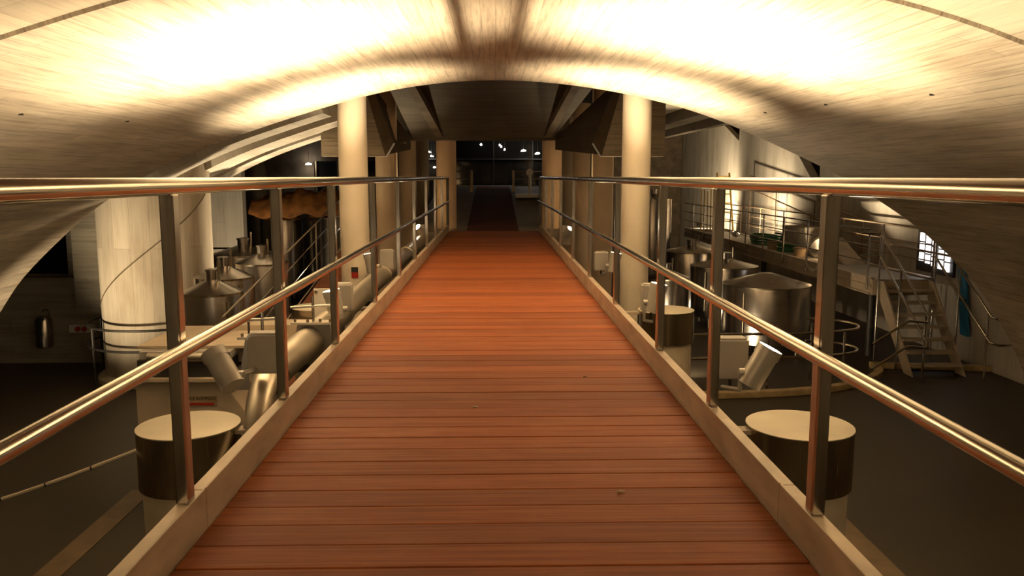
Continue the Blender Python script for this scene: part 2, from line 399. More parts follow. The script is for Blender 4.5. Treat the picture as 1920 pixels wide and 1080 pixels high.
# ------------------------------------------------------------------ columns
def column(x, y, top, label, r=.215, mat='column', base=FLOOR_Z):
    t = thing('column', (x, y, base), label, 'column', 'round columns along the footbridge')
    MB().lathe([(r, 0), (r, top - base)], (x, y, base), 40).build('shaft', M[mat], t)
    MB().lathe([(r + .05, 0), (r + .05, .10), (r + .004, .13)], (x, y, base), 40).build('base_ring', M['pier'], t)
    return t
c1 = column(-2.10, 12.42, 3.0, 'cream round column behind the vault edge, beside the pipe and small red label')
column(2.14, 12.42, 3.0, 'cream round column behind the vault edge, beside the steel-capped pier')
MB().box((-2.08, 12.2, -.28), (.10, .012, .16)).build('label_plate', M['red'], c1, smooth=False)
MB().box((-2.08, 12.192, -.235), (.10, .012, .075)).build('label_band', M['ink'], c1, smooth=False)
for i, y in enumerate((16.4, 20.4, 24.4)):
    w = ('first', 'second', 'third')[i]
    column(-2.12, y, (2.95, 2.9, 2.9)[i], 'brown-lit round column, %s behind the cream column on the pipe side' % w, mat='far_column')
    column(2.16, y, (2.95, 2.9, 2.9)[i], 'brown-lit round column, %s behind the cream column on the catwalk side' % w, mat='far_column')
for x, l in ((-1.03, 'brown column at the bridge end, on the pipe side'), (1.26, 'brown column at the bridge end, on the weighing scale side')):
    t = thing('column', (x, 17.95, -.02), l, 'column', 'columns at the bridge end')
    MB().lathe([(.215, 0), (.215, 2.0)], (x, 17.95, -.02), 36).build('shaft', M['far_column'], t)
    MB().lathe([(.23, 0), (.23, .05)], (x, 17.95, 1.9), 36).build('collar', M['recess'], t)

# ------------------------------------------------------------------ footbridge
br = thing('footbridge', (0, 8, -.3), 'footbridge deck of red-brown hardwood planks between beige steel edge channels', 'footbridge')
PITCH = .1525; Y0, Y1 = .32, 17.3
pl = MB().box((0, 0, -.014), (1.892, PITCH - .006, .028)); po = None
n = int((Y1 - Y0) / PITCH)
for k in range(n):
    y = Y0 + PITCH * (k + .5)
    if po is None:
        po = pl.build('plank', M['wood'], br, smooth=False, bevel=.0025, origin=(0, 0, 0)); o = po
    else:
        o = po.copy(); COL.objects.link(o)
    o.location = (random.uniform(-.002, .002), y - 8, .3 + random.uniform(-.0015, .0015))
for s in (-1, 1):
    ys = [.3, 2.6, 5.6, 8.6, 11.6, 14.6, 17.3]
    for a, b in zip(ys, ys[1:]):
        prof = [(s * .949, -.06), (s * .949, .134), (s * .957, .134), (s * .957, .128), (s * 1.002, .128), (s * 1.002, -.22), (s * .97, -.22), (s * .97, -.06)]
        MB().prism(prof, 'y', a + .002, b - .002).build('edge_channel', M['kerb'], br, smooth=False, bevel=.002)
for x in (-.55, .55): MB().span(x - .05, x + .05, .3, 17.3, -.32, -.03).build('beam', M['dark'], br, smooth=False)
for y in (1, 5, 9.2, 13.2, 17): MB().span(-.96, .96, y - .05, y + .05, -.3, -.12).build('cross_beam', M['dark'], br, smooth=False)

POST_L = [1.25, 2.50, 3.72, 4.98, 6.65, 8.40, 10.1, 11.9, 13.7, 15.5]
POST_R = [1.18, 2.37, 3.56, 4.75, 6.50, 8.30, 10.1, 12.0, 13.8, 15.5]
for s, posts, l in ((-1, POST_L, 'polished steel bridge handrail beside the pipe and concrete drum'), (1, POST_R, 'polished steel bridge handrail beside the tanks and catwalk')):
    t = thing('handrail', (s * .98, 8, .128), l, 'handrail')
    MB().tube([(s * .978, .25, 1.120), (s * .978, 17.28, 1.112)], .0265, 24).build('top_rail', M['rail'], t)
    MB().tube([(s * .925, .25, .636), (s * .925, 17.28, .636)], .0215, 20).build('middle_rail', M['rail'], t)
    for y in posts:
        MB().span(s * .957, s * 1.0, y - .026, y + .026, .128, 1.098).build('post', M['post'], t, smooth=False, bevel=.006)
        MB().cyl((s * .925, y, .636), (s * .957, y, .636), .010, 10).build('rail_bracket', M['post'], t)
        MB().cyl((s * .978, y, 1.08), (s * .978, y, 1.1), .014, 10).build('rail_stem', M['post'], t)
    MB().span(s * .94, s * 1.0, 17.26, 17.3, .10, 1.12).build('end_post', M['dark'], t, smooth=False, bevel=.004)

# ------------------------------------------------------------------ steel-capped piers beside the bridge
def pier(x, y, label, r=.31):
    t = thing('pier', (x, y, FLOOR_Z), label, 'pier', 'steel-capped round piers beside the bridge')
    MB().lathe([(r * .93, 0), (r * .93, 1.55)], (x, y, FLOOR_Z), 48).build('shaft', M['pier'], t)
    b = MB().lathe([(r, 0), (r, .352)], (x, y, -.71), 64).build('steel_band', M['cap'], t)
    MB().lathe([(r + .002, 0), (r + .002, .006), (r * .5, .014), (.001, .018)], (x, y, -.358), 64).build('top_plate', M['captop'], t)
    s = -1 if x > 0 else 1
    MB().span(x + s * r * .95, s * -.99, y - .05, y + .05, -.40, -.375).build('bracket', M['beige'], t, smooth=False)
    return t
pier(-1.865, 4.88, 'steel-capped beige pier with a pale cable, beside the near spotlight and pipe', .30)
pier(1.86, 4.80, 'steel-capped beige pier below the near glowing spotlight, over open floor', .315)
pier(-2.05, 9.45, 'steel-capped pier behind the pipe and the grape machine', .30)
pier(1.95, 9.15, 'steel-capped beige pier in front of the tall steel tanks', .315)

# pale cable running from the pier
t = thing('cable', (-3.2, 4.75, -.9), 'thin pale cable with dark bands sagging away from the capped pier', 'cable')
path = [(-2.172 - k * .13, 4.85 - .1 * math.sin(k * .25), -.50 - .30 * math.sin(k / 12 * 1.4) - .012 * k) for k in range(13)]
path += [(-4.2, 4.75, -1.05), (-5.2, 4.8, -1.35), (-6.2, 4.9, -1.0)]
MB().tube(path, .011, 10).build('sheath', M['cable'], t)
for k in (2, 4, 6, 8, 10):
    p = Vector(path[k]); d = (Vector(path[k + 1]) - p).normalized()
    MB().cyl(p - d * .005, p + d * .005, .0125, 10).build('band', M['ink'], t)

# ------------------------------------------------------------------ spotlights on the bridge
def spotlight(mouth, target, label, power, box_c, mount, size=108, col=WARM, scale=1.0, off=False):
    mouth = Vector(mouth); d = (Vector(target) - mouth).normalized(); sc = scale
    t = thing('spotlight', (mouth.x, mouth.y, mouth.z - .35), label, 'spotlight', 'grey cylinder spotlights along the bridge')
    tail = mouth - d * .26 * sc
    body = MB(); body.tube([tail, mouth - d * .052 * sc], .072 * sc, 36)
    b = body.build('housing', M['lamp'], t)
    # hood: open tube
    hm = MB(); u, w = perp(d); n = 36
    for rr, p in ((.078, mouth - d * .06 * sc), (.078, mouth), (.072, mouth), (.0715, mouth - d * .055 * sc)):
        for j in range(n):
            a = 2 * math.pi * j / n; hm.v.append(p + (u * math.cos(a) + w * math.sin(a)) * rr * sc)
    for i in range(3):
        for j in range(n):
            j2 = (j + 1) % n; hm.f.append([i * n + j, i * n + j2, (i + 1) * n + j2, (i + 1) * n + j])
    hm.build('hood', M['lamp'], b)
    MB().cyl(mouth - d * .05 * sc, mouth - d * .010 * sc, .0705 * sc, 32).build('lens', M['lens'], t)
    side = Vector((1, 0, 0)) if box_c[0] > mouth.x else Vector((-1, 0, 0))
    mid = mouth - d * .17 * sc
    MB().cyl(mid + side * .06 * sc, mid + side * .105 * sc, .024, 16).build('pivot', M['lamp'], t)
    yk = mid + side * .095 * sc
    MB().tube([yk, Vector((yk.x, yk.y, mount[2] + .05)), Vector(mount)], .014, 8).build('yoke', M['lamp'], t)
    bc = Vector(box_c)
    bx = MB().box(bc, (.185 * sc, .12 * sc, .245 * sc)).build('ballast_box', M['box'], t, smooth=False, bevel=.006)
    MB().box(bc + Vector((0, 0, .127 * sc)), (.16 * sc, .10 * sc, .016)).build('box_lid', M['box'], bx, smooth=False, bevel=.003)
    MB().tube([bc - Vector((0, 0, .12 * sc)), (bc.x, bc.y, mount[2]), Vector(mount)], .012, 8).build('box_bracket', M['dark'], t)
    if not off:
        L = bpy.data.lights.new('spot_bulb', 'SPOT'); L.energy = power; L.color = col; L.spot_size = R(size); L.spot_blend = 1.0; L.shadow_soft_size = .05
        lo = bpy.data.objects.new('spot_bulb', L); COL.objects.link(lo); lo.parent = t
        lo.location = mouth + d * .01 - t.location; lo.rotation_mode = 'QUATERNION'; lo.rotation_quaternion = d.to_track_quat('-Z', 'Y')
    return t
def aim(p, d, k=2.4): return tuple(p[i] + d[i] * k for i in range(3))
p = (-1.69, 4.86, .10); spotlight(p, aim(p, (-.58, .42, .70)), 'grey cylinder spotlight tilted outward beside the pipe elbow and capped pier', SPOT_W * .17, (-1.45, 5.1, .045), (-1.50, 5.15, -.06), 100)
p = (1.655, 4.78, .13); spotlight(p, aim(p, (.46, -.06, .88)), 'grey cylinder spotlight glowing beside a grey box above the open floor', SPOT_W * .17, (1.49, 5.02, .015), (1.45, 5.05, -.18), 132)
p = (-1.44, 7.2, .15); spotlight(p, aim(p, (-.20, .0, .95)), 'grey cylinder spotlight on the pipe just before the white flange', SPOT_W * .75, (-1.39, 7.45, .05), (-1.50, 7.4, -.06), 106)
p = (1.47, 7.2, .20); spotlight(p, aim(p, (.20, .0, .95)), 'grey cylinder spotlight glowing just before the second capped pier', SPOT_W * .75, (1.46, 7.5, .03), (1.45, 7.4, -.18), 106)
p = (-1.65, 10.80, .14); spotlight(p, aim(p, (-.18, .02, .96)), 'small glowing spotlight on the pipe in front of the cream column', SPOT_W * .5, (-1.45, 11.1, .03), (-1.50, 11.0, -.06), 92)
p = (1.62, 10.80, .14); spotlight(p, aim(p, (.18, .02, .96)), 'glowing spotlight beside a grey box in front of the cream column', SPOT_W * .5, (1.46, 11.1, .0), (1.45, 11.0, -.18), 92)
p = (-1.60, 17.1, .10); spotlight(p, aim(p, (-.5, -.5, .7)), 'tiny glowing spotlight near the bridge end on the pipe side', SPOT_W * .13, (-1.5, 17.35, .0), (-1.50, 17.2, -.06))
p = (1.60, 17.1, .06); spotlight(p, aim(p, (.5, -.4, .7)), 'tiny spotlight near the bridge end on the catwalk side', SPOT_W * .13, (1.48, 17.35, -.02), (1.45, 17.2, -.18))
p = (-1.66, -1.4, .10); spotlight(p, aim(p, (-.4, .2, .88)), 'added unseen grey cylinder spotlight on the pipe side at the very start of the bridge', SPOT_W * .6, (-1.45, -1.1, .045), (-1.50, -1.1, -.06))  # out-of-view pair added to light the near deck and floor
p = (1.66, -1.4, .10); spotlight(p, aim(p, (.4, .2, .88)), 'added unseen grey cylinder spotlight on the catwalk side at the very start of the bridge', SPOT_W * .6, (1.49, -1.1, .015), (1.45, -1.1, -.18))

# ------------------------------------------------------------------ big pipe on the left
pp = thing('pipe', (-1.5, 10, -.3), 'fat pale metal pipe running beside the bridge with an elbow by the capped pier', 'pipe')
MB().tube([(-1.5, 5.35, -.17), (-1.5, 18, -.17)], .115, 32).build('straight_pipe', M['duct'], pp)
el = [(-1.5, 5.35, -.17)]
for k in range(1, 9):
    a = k / 8 * R(62); el.append((-1.5 + .006 * k, 5.35 - .55 * math.sin(a), -.17 - .55 * (1 - math.cos(a))))
el.append((-1.44, 4.62, -.72))
MB().tube(el, .085, 28).build('elbow', M['duct'], pp)
cl = MB().tube([(-1.5, 5.34, -.17), (-1.5, 5.39, -.17)], .128, 32).build('clamp', M['tank'], pp)
MB().cyl((-1.55, 5.3, -.04), (-1.42, 5.3, -.05), .016, 12).build('clamp_bolt', M['tank'], cl)
for y in (7.9, 10.9, 13.9):
    MB().tube([(-1.5, y, -.17), (-1.5, y + .05, -.17)], .135, 32).build('flange', M['duct'], pp)
for y in (6.2, 9.4, 12.5, 15.5):
    MB().span(-1.56, -.98, y - .03, y + .03, -.34, -.29).build('support', M['dark'], pp, smooth=False)

# hanger plates with bolted tops over the pipe
def hanger(x, y, label):
    t = thing('pipe_hanger', (x, y, -.35), label, 'pipe hanger', 'bolted steel plates on the pipe')
    p = MB().prism([(x - .09, -.03), (x + .17, -.03), (x + .21, -.42), (x - .16, -.42)], 'y', y, y + .02).build('gusset_plate', M['grey_plate'], t, smooth=False, bevel=.003)
    for bx, bz in ((-.02, -.2), (.1, -.2), (-.04, -.32), (.12, -.32)):
        MB().cyl((x + bx, y - .012, bz), (x + bx, y, bz), .014, 12).build('bolt', M['tank'], p)
    MB().span(x - .13, x + .21, y - .06, y + .06, -.03, -.012).build('top_flange', M['duct'], t, smooth=False)
    for bx in (-.1, .0, .1, .18):
        MB().cyl((x + bx, y - .03, -.012), (x + bx, y - .03, .012), .011, 8).build('nut', M['rust'], t)
    MB().cyl((x + .04, y, -.012), (x + .04, y, .19), .011, 10).build('threaded_rod', M['tank'], t)
    MB().tube([(x - .14, y, .10), (x + .22, y, .12)], .012, 10).build('cross_bar', M['tank'], t)
    return t
hanger(-1.50, 6.55, 'trapezoid steel plate with bolted top in front of the white bolted flange')
hanger(-1.74, 5.95, 'trapezoid steel plate with upright rod behind the grey spotlight box')
t = thing('square_flange', (-1.60, 7.6, -.25), 'small white square plate with bolts standing beside the pipe', 'flange')
MB().box((-1.60, 7.6, -.06), (.16, .02, .34)).build('plate', M['white'], t, smooth=False, bevel=.003)
for bx, bz in ((-.06, .14), (.06, .14), (-.06, -.12), (.06, -.12)):
    MB().cyl((-1.60 + bx, 7.58, -.06 + bz), (-1.60 + bx, 7.595, -.06 + bz), .014, 10).build('bolt', M['rust'], t)

# ------------------------------------------------------------------ grape machine on the left floor
gm = thing('grape_machine', (-2.7, 8.3, FLOOR_Z), 'beige steel hopper machine with stacked rims and a printed label', 'machine')
MB().prism([(-3.45, -.80), (-2.62, -.80), (-2.30, -1.28), (-2.40, -1.6), (-3.45, -1.6)], 'y', 7.75, 8.9).build('hopper', M['beige'], gm, smooth=False, bevel=.006)
MB().span(-3.5, -2.50, 7.68, 8.95, -.80, -.765).build('lower_rim', M['beige'], gm, smooth=False, bevel=.004)
MB().span(-3.42, -2.6, 7.75, 8.9, -.765, -.60).build('dark_throat', M['dark'], gm, smooth=False)
MB().cyl((-3.3, 7.72, -.56), (-2.75, 7.72, -.56), .045, 20).build('roller', M['duct'], gm)
MB().span(-3.42, -2.55, 7.80, 8.95, -.60, -.53).build('side_wall', M['grey_plate'], gm, smooth=False)
MB().span(-3.5, -2.3, 7.95, 9.05, -.53, -.50).build('middle_rim', M['beige'], gm, smooth=False, bevel=.004)
MB().prism([(-2.75, -.62), (-1.85, -.62), (-1.80, -.44), (-2.8, -.44)], 'y', 8.75, 9.1).build('feed_tray', M['beige'], gm, smooth=False, bevel=.005)
MB().span(-2.6, -1.95, 8.2, 8.75, -.72, -.60).build('feed_chute', M['beige'], gm, smooth=False, bevel=.005)
for x in (-3.38, -2.5):
    for y in (7.85, 8.8):
        MB().span(x - .035, x + .035, y - .035, y + .035, FLOOR_Z, -1.6).build('leg', M['beige'], gm, smooth=False)
MB().cyl((-2.42, 8.0, -.50), (-2.42, 8.0, -.14), .012, 10).build('lever', M['tank'], gm)
lb = MB().box((-2.83, 7.745, -1.0), (.31, .006, .10)).build('label_plate', M['card'], gm, smooth=False)
MB().box((-2.835, 7.740, -1.028), (.26, .004, .024)).build('red_bar', M['red'], lb, smooth=False)
fc = bpy.data.curves.new('lettering', 'FONT'); fc.body = 'EMILE ROMPOLS'; fc.size = .042; fc.extrude = .001; fc.align_x = 'CENTER'; fc.align_y = 'CENTER'
fo = bpy.data.objects.new('lettering_curve', fc); COL.objects.link(fo)
bpy.context.view_layer.update()
me = bpy.data.meshes.new_from_object(fo.evaluated_get(bpy.context.evaluated_depsgraph_get())); bpy.data.objects.remove(fo)
me.materials.clear(); me.materials.append(M['ink'])
o = bpy.data.objects.new('lettering', me); COL.objects.link(o); o.parent = lb
o.rotation_euler = (R(90), 0, 0); o.location = Vector((-2.84, 7.739, -.976)) - gm.location - lb.location

# ------------------------------------------------------------------ concrete drum with rail ring
DX, DY = -5.72, 13.98
t = thing('concrete_drum', (DX, DY, FLOOR_Z), 'huge pale round concrete drum with a slanting joint, rising into the vault', 'drum')
n = 72; r = .90; V = []; F = []; UV = []
for z in (FLOOR_Z, 3.3):
    for j in range(n + 1):
        a = 2 * math.pi * j / n; V.append((r * math.cos(a), r * math.sin(a), z - FLOOR_Z)); UV.append((z, a * r))
for j in range(n): F.append([j, j + 1, n + 2 + j, n + 1 + j])
me = bpy.data.meshes.new('shaft'); me.from_pydata(V, [], F); u = me.uv_layers.new(name='UVMap')
for lp in me.loops: u.data[lp.index].uv = UV[lp.vertex_index]
me.polygons.foreach_set('use_smooth', [True] * n); me.materials.append(M['drum'])
o = bpy.data.objects.new('shaft', me); COL.objects.link(o); o.parent = t
MB().lathe([(1.02, 0), (1.02, .07), (.96, .12), (.90, .13)], (DX, DY, FLOOR_Z), 56).build('foot', M['pier'], t)
jp = []
for k in range(25):
    a = R(205 + k * 6.2); jp.append((DX + (r + .0) * math.cos(a), DY + r * math.sin(a), -1.02 + k * .078))
MB().tube(jp, .012, 6).build('slanting_joint', M['recess'], t)
t = thing('rail_ring', (DX, DY, FLOOR_Z), 'dark curved guard rail around the foot of the concrete drum', 'guard rail')
for z in (-1.28, -1.62):
    ring = [(DX + 1.14 * math.cos(R(a)), DY + 1.14 * math.sin(R(a)), z) for a in range(160, 331, 6)]
    MB().tube(ring, .02, 10).build('ring_rail', M['dark'], t)
for a in (170, 228, 300):
    x, y = DX + 1.14 * math.cos(R(a)), DY + 1.14 * math.sin(R(a))
    MB().cyl((x, y, FLOOR_Z), (x, y, -1.28), .02, 10).build('post', M['dark'], t)

# wall fittings
t = thing('steel_canister', (-8.13, 14.72, -1.95), 'shiny steel canister with a looped handle hung on the dim wall', 'canister')
MB().lathe([(.10, 0), (.145, .03), (.145, .50), (.11, .56), (.05, .58)], (-8.13, 14.74, -1.93), 28).build('body', M['tank'], t)
MB().tube([(-8.13 + .07 * math.cos(R(a)) + .05, 14.74, -1.30 + .07 * math.sin(R(a))) for a in range(0, 361, 24)], .012, 8).build('loop_handle', M['tank'], t)
MB().cyl((-8.05, 14.74, -1.36), (-8.05, 14.74, -1.9), .018, 10).build('side_pipe', M['tank'], t)
t = thing('socket_box', (-7.5, 14.87, -1.7), 'pale wall box with two red sockets on the dim wall beside the drum', 'socket')
MB().box((-7.5, 14.85, -1.60), (.44, .10, .15)).build('housing', M['white'], t, smooth=False, bevel=.01)
for x in (-7.55, -7.43): MB().cyl((x, 14.76, -1.60), (x, 14.81, -1.60), .045, 16).build('red_socket', M['red'], t)

# ------------------------------------------------------------------ tanks
def tank(x, y, r, top, label, group, cone=.16, neck=True, base=FLOOR_Z):
    t = thing('steel_tank', (x, y, base), label, 'tank', group)
    h = top - base
    MB().lathe([(r * .96, .22), (r, .24), (r, h - .02), (r * .99, h)], (x, y, base), 56).build('shell', M['tank'], t)
    MB().lathe([(r * 1.005, 0), (r * 1.005, .03)], (x, y, top - .03), 56).build('rim', M['cap'], t)
    MB().lathe([(r * .99, 0), (r * .16, cone), (.02, cone + .01)], (x, y, top), 56).build('cone_top', M['tank'], t)
    if neck:
        k = MB().lathe([(r * .17, 0), (r * .17, .13), (r * .20, .13), (r * .20, .155), (.02, .17)], (x, y, top + cone - .02), 28).build('manhole_neck', M['tank'], t)
        MB().cyl((x + r * .25, y, top + cone * .7), (x + r * .25, y, top + cone + .25), .018, 8).build('vent_pipe', M['cap'], t)
    for a in (45, 135, 225, 315):
        px, py = x + r * .8 * math.cos(R(a)), y + r * .8 * math.sin(R(a))
        MB().cyl((px, py, base), (px, py, base + .25), .04, 10).build('leg', M['cap'], t)
    s = -1 if x > 0 else 1
    MB().cyl((x + s * r * .75, y - r * .72, base + .4), (x + s * r * .75, y - r * .72, top - .1), .016, 8).build('sight_tube', M['cap'], t)
    return t
GL = 'tanks behind the drum'; GR = 'tanks beneath the catwalk'
tank(-3.78, 10.95, .40, -.38, 'steel cone-lid tank with manhole neck, first behind the hopper machine', GL)
tank(-4.10, 12.45, .44, -.36, 'steel cone-lid tank with manhole neck, second behind the hopper machine', GL)
tank(-4.05, 14.3, .46, -.34, 'steel cone-lid tank with manhole neck, third behind the hopper machine', GL)
tank(-4.80, 15.75, .60, -.32, 'broad steel cone-lid tank in front of the pale jointed wall', GL)
tank(-5.95, 23.2, .60, -.05, 'tall dark steel tank under the orange tarpaulin heap, beside the pale wall', GL, neck=False)
tank(-4.55, 23.0, .62, .02, 'tall dark steel tank under the orange tarpaulin heap, beside the night window', GL, neck=False)
tank(-3.25, 24.5, .50, .0, 'tall dark steel tank behind the cream column', GL, neck=False)
tank(5.30, 15.7, .83, -.92, 'large gleaming steel tank with shallow cone lid beneath the catwalk, close to the stair', GR, cone=.2, neck=False)
tank(5.28, 18.6, .76, -.88, 'second steel tank from the stair, beneath the catwalk', GR)
tank(5.25, 21.6, .72, -.82, 'third steel tank from the stair, beneath the catwalk', GR)
tank(4.95, 25.4, .55, .45, 'tall bright steel tank just behind the cream column', GR)
tank(3.7, 17.4, .50, -1.0, 'slim dark steel tank behind the capped pier', GR)

# orange heap: rumpled sheet
t = thing('tarpaulin', (-5.2, 23.1, .10), 'rumpled orange tarpaulin heaped over the tall dark tanks', 'tarpaulin')
V = []; F = []; nx, ny = 44, 12; rnd = random.Random(3)
ph = [rnd.uniform(0, 6) for _ in range(6)]
for j in range(ny + 1):
    for i in range(nx + 1):
        a, b = i / nx, j / ny
        hgt = .05 + .62 * math.sin(math.pi * min(1, max(0, b)))**.7 * (.35 + .65 * math.sin(math.pi * (a * .9 + .1))**.5) * (.6 + .4 * a)
        hgt += .05 * math.sin(a * 23 + ph[0] + b * 4) + .04 * math.sin(a * 51 + ph[1]) * (1 - abs(2 * b - 1)) + .03 * math.sin(b * 19 + a * 9 + ph[2])
        V.append((-1.45 + 2.75 * a, -.75 + 1.5 * b, .12 + hgt - .2 * (abs(2 * b - 1) ** 3)))
for j in range(ny):
    for i in range(nx):
        q = j * (nx + 1) + i; F.append([q, q + 1, q + nx + 2, q + nx + 1])
me = bpy.data.meshes.new('sheet'); me.from_pydata(V, [], F); me.polygons.foreach_set('use_smooth', [True] * len(F)); me.materials.append(M['orange'])
o = bpy.data.objects.new('sheet', me); COL.objects.link(o); o.parent = t
sd = o.modifiers.new('thickness', 'SOLIDIFY'); sd.thickness = .03

# ------------------------------------------------------------------ ramp with wire rails on the left
rp = thing('ramp', (-3.3, 13, FLOOR_Z), 'red-brown timber ramp rising beside the tanks with steel wire rails', 'ramp')
def rz(y): return -1.47 + (y - 8.95) * .154
MB().slab([(-3.05, 9.6, rz(9.6)), (-2.42, 9.6, rz(9.6)), (-2.42, 18.5, rz(18.5)), (-3.05, 18.5, rz(18.5))], (0, 0, -.08)).build('ramp_deck', M['redwall'], rp, smooth=False)
for x, nm in ((-3.07, 0), (-2.40, 1)):
    for dz in ((1.0, .72, .44) if nm == 0 else (.9,)):
        MB().tube([(x, 9.2, rz(9.2) + dz), (x, 18.4, rz(18.4) + dz)], .013 if dz == 1.0 else .009, 8).build('rail', M['rail'], rp)
    for y in (9.9, 12.0, 14.2, 16.4, 18.3):
        MB().cyl((x, y, rz(y) - .05), (x, y, rz(y) + (1.0 if nm == 0 else .9)), .014, 8).build('post', M['post'], rp)
for y in (10.2, 14, 18):
    MB().span(-2.95, -2.5, y - .06, y + .06, FLOOR_Z, rz(y) - .08).build('trestle', M['dark'], rp, smooth=False)

# ------------------------------------------------------------------ right: kerbs, catwalk, stair
def curb(path, label):
    t = thing('floor_curb', (path[0][0], path[0][1], FLOOR_Z), label, 'curb')
    mb = MB(); w = .07
    for sgn in (1,):
        P = [Vector((x, y, 0)) for x, y in path]; k = len(P)
        for i, p in enumerate(P):
            d = (P[min(i + 1, k - 1)] - P[max(i - 1, 0)]).normalized(); nn = Vector((-d.y, d.x, 0))
            for a, z in ((-w, FLOOR_Z), (-w, FLOOR_Z + .10), (w, FLOOR_Z + .10), (w, FLOOR_Z)): mb.v.append(p + nn * a + Vector((0, 0, z)))
        for i in range(k - 1):
            for j in range(4): mb.f.append([i * 4 + j, i * 4 + (j + 1) % 4, i * 4 + 4 + (j + 1) % 4, i * 4 + 4 + j])
        mb.f.append([0, 1, 2, 3]); mb.f.append([(k - 1) * 4 + j for j in (3, 2, 1, 0)])
    mb.build('curb_stone', M['curb'], t, smooth=False, bevel=.012)
cp = catmull([(2.6, 12.22), (3.4, 12.24), (4.5, 12.36), (5.4, 12.62), (6.1, 13.05), (6.6, 13.6), (6.78, 14.1)], 4)
curb(cp, 'curved ochre floor curb in front of the large steel tank')
curb([(6.72, 14.2), (8.0, 14.0), (9.4, 13.75)], 'straight ochre floor curb at the foot of the stair')
curb([(-5.2, 12.75), (-4.4, 12.5), (-3.4, 12.35)], 'pale floor curb in front of the concrete drum')

cw = thing('catwalk', (7.55, 20, FLOOR_Z), 'long steel catwalk on posts above the tanks, with beige edge beams', 'catwalk')
CZ = -.75
MB().span(7.04, 8.1, 14.9, 30, CZ - .06, CZ).build('walk_plate', M['grey_plate'], cw, smooth=False)
for x in (7.0, 8.1):
    for a, b in ((14.9, 17.6), (17.6, 20.6), (20.6, 23.6), (23.6, 26.8), (26.8, 30)):
        mb = MB(); mb.span(x, x + .03, a + .01, b - .01, CZ - .27, CZ + .03)
        mb.span(x - .03, x + .05, a + .01, b - .01, CZ + .01, CZ + .035); mb.span(x - .03, x + .05, a + .01, b - .01, CZ - .14, CZ - .12); mb.span(x - .03, x + .05, a + .01, b - .01, CZ - .29, CZ - .265)
        mb.build('edge_beam', M['beige'], cw, smooth=False)
MB().span(7.0, 8.1, 14.87, 14.90, CZ - .29, CZ - .02).build('end_beam', M['beige'], cw, smooth=False)
for x, y in ((7.15, 15.2), (7.5, 18.5), (7.5, 22.5), (7.5, 27)):
    MB().cyl((x, y, FLOOR_Z), (x, y, CZ - .06), .07, 14).build('support_post', M['dark'], cw)

def rails(name, label, x, y0, y1, zf, hts, step, mat='post', r=.018, skip=()):
    t = thing(name, (x, (y0 + y1) / 2, zf), label, 'railing')
    for i, h in enumerate(hts):
        MB().tube([(x, y0, zf + h), (x, y1, zf + h)], r if i == 0 else r * .7, 10).build('rail', M[mat], t)
    y = y0
    while y <= y1 + .01:
        MB().cyl((x, y, zf - .2), (x, y, zf + hts[0]), r * .95, 10).build('post', M[mat], t); y += step
    return t
rails('catwalk_railing', 'three-bar steel railing along the tank side of the catwalk', 6.950, 15.0, 29.9, CZ, (.92, .62, .32), 1.5)
rails('catwalk_railing', 'brown steel railing along the wall side of the catwalk', 8.17, 15.0, 29.9, CZ, (.92, .62, .32), 2.0, 'rust')
# upper ramp rail on the wall
t = thing('wall_rail', (8.3, 22, CZ), 'brown sloping handrails climbing along the pale upright-board wall', 'handrail')
for dz in (0, -.42):
    MB().tube([(8.45, 14.9, .10 + dz), (8.45, 18.6, .14 + dz), (8.45, 27, 1.15 + dz)], .022, 10).build('rail', M['rust'], t)
for y, z in ((15.5, .1), (18.6, .14), (21.5, .49), (24.5, .85), (27, 1.15)):
    MB().cyl((8.45, y, CZ - .4), (8.45, y, z), .018, 10).build('post', M['rust'], t)
# stair
st = thing('stair', (7.6, 14.4, FLOOR_Z), 'open steel stair climbing from the floor to the catwalk', 'stair')
for k in range(7):
    z = FLOOR_Z + .19 * (k + 1); y = 13.55 + .18 * k
    MB().span(7.16, 8.02, y, y + .20, z - .04, z).build('tread', M['beige'], st, smooth=False, bevel=.003)
for x in (7.12, 8.03):
    MB().prism([(13.5, FLOOR_Z), (13.78, FLOOR_Z), (14.86, CZ - .32), (14.86, CZ - .02), (14.7, CZ - .02)], 'x', x, x + .03).build('stringer', M['beige'], st, smooth=False)
def stair_rail(x, label, r=.02):
    t = thing('stair_rail', (x, 14.0, FLOOR_Z), label, 'handrail')
    for dz in (0, -.42):
        P = [(x, 14.84, .10 + dz), (x, 13.0, -1.14 + dz)] if x > 8 else [(x - .35, 14.84, .12 + dz), (x, 14.80, .10 + dz), (x, 13.0, -1.14 + dz)]
        if x < 8: P += [(x - .08, 12.9, -1.20 + dz), (x - .35, 12.95, -1.18 + dz), (x - .95, 12.9, -1.55 + dz)]
        else: P += [(x + .10, 12.95, -1.17 + dz), (x + .35, 12.95, -1.17 + dz)]
        MB().tube(P, r, 10).build('rail', M['rail'], t)
    for y, z1 in ((14.82, .08), (14.0, -.47), (13.1, -1.07)):
        MB().cyl((x, y, FLOOR_Z), (x, y, z1), .018, 10).build('post', M['post'], t)
stair_rail(7.08, 'polished stair handrail on the tank side of the open stair')
stair_rail(8.12, 'polished stair handrail on the wall side of the open stair')
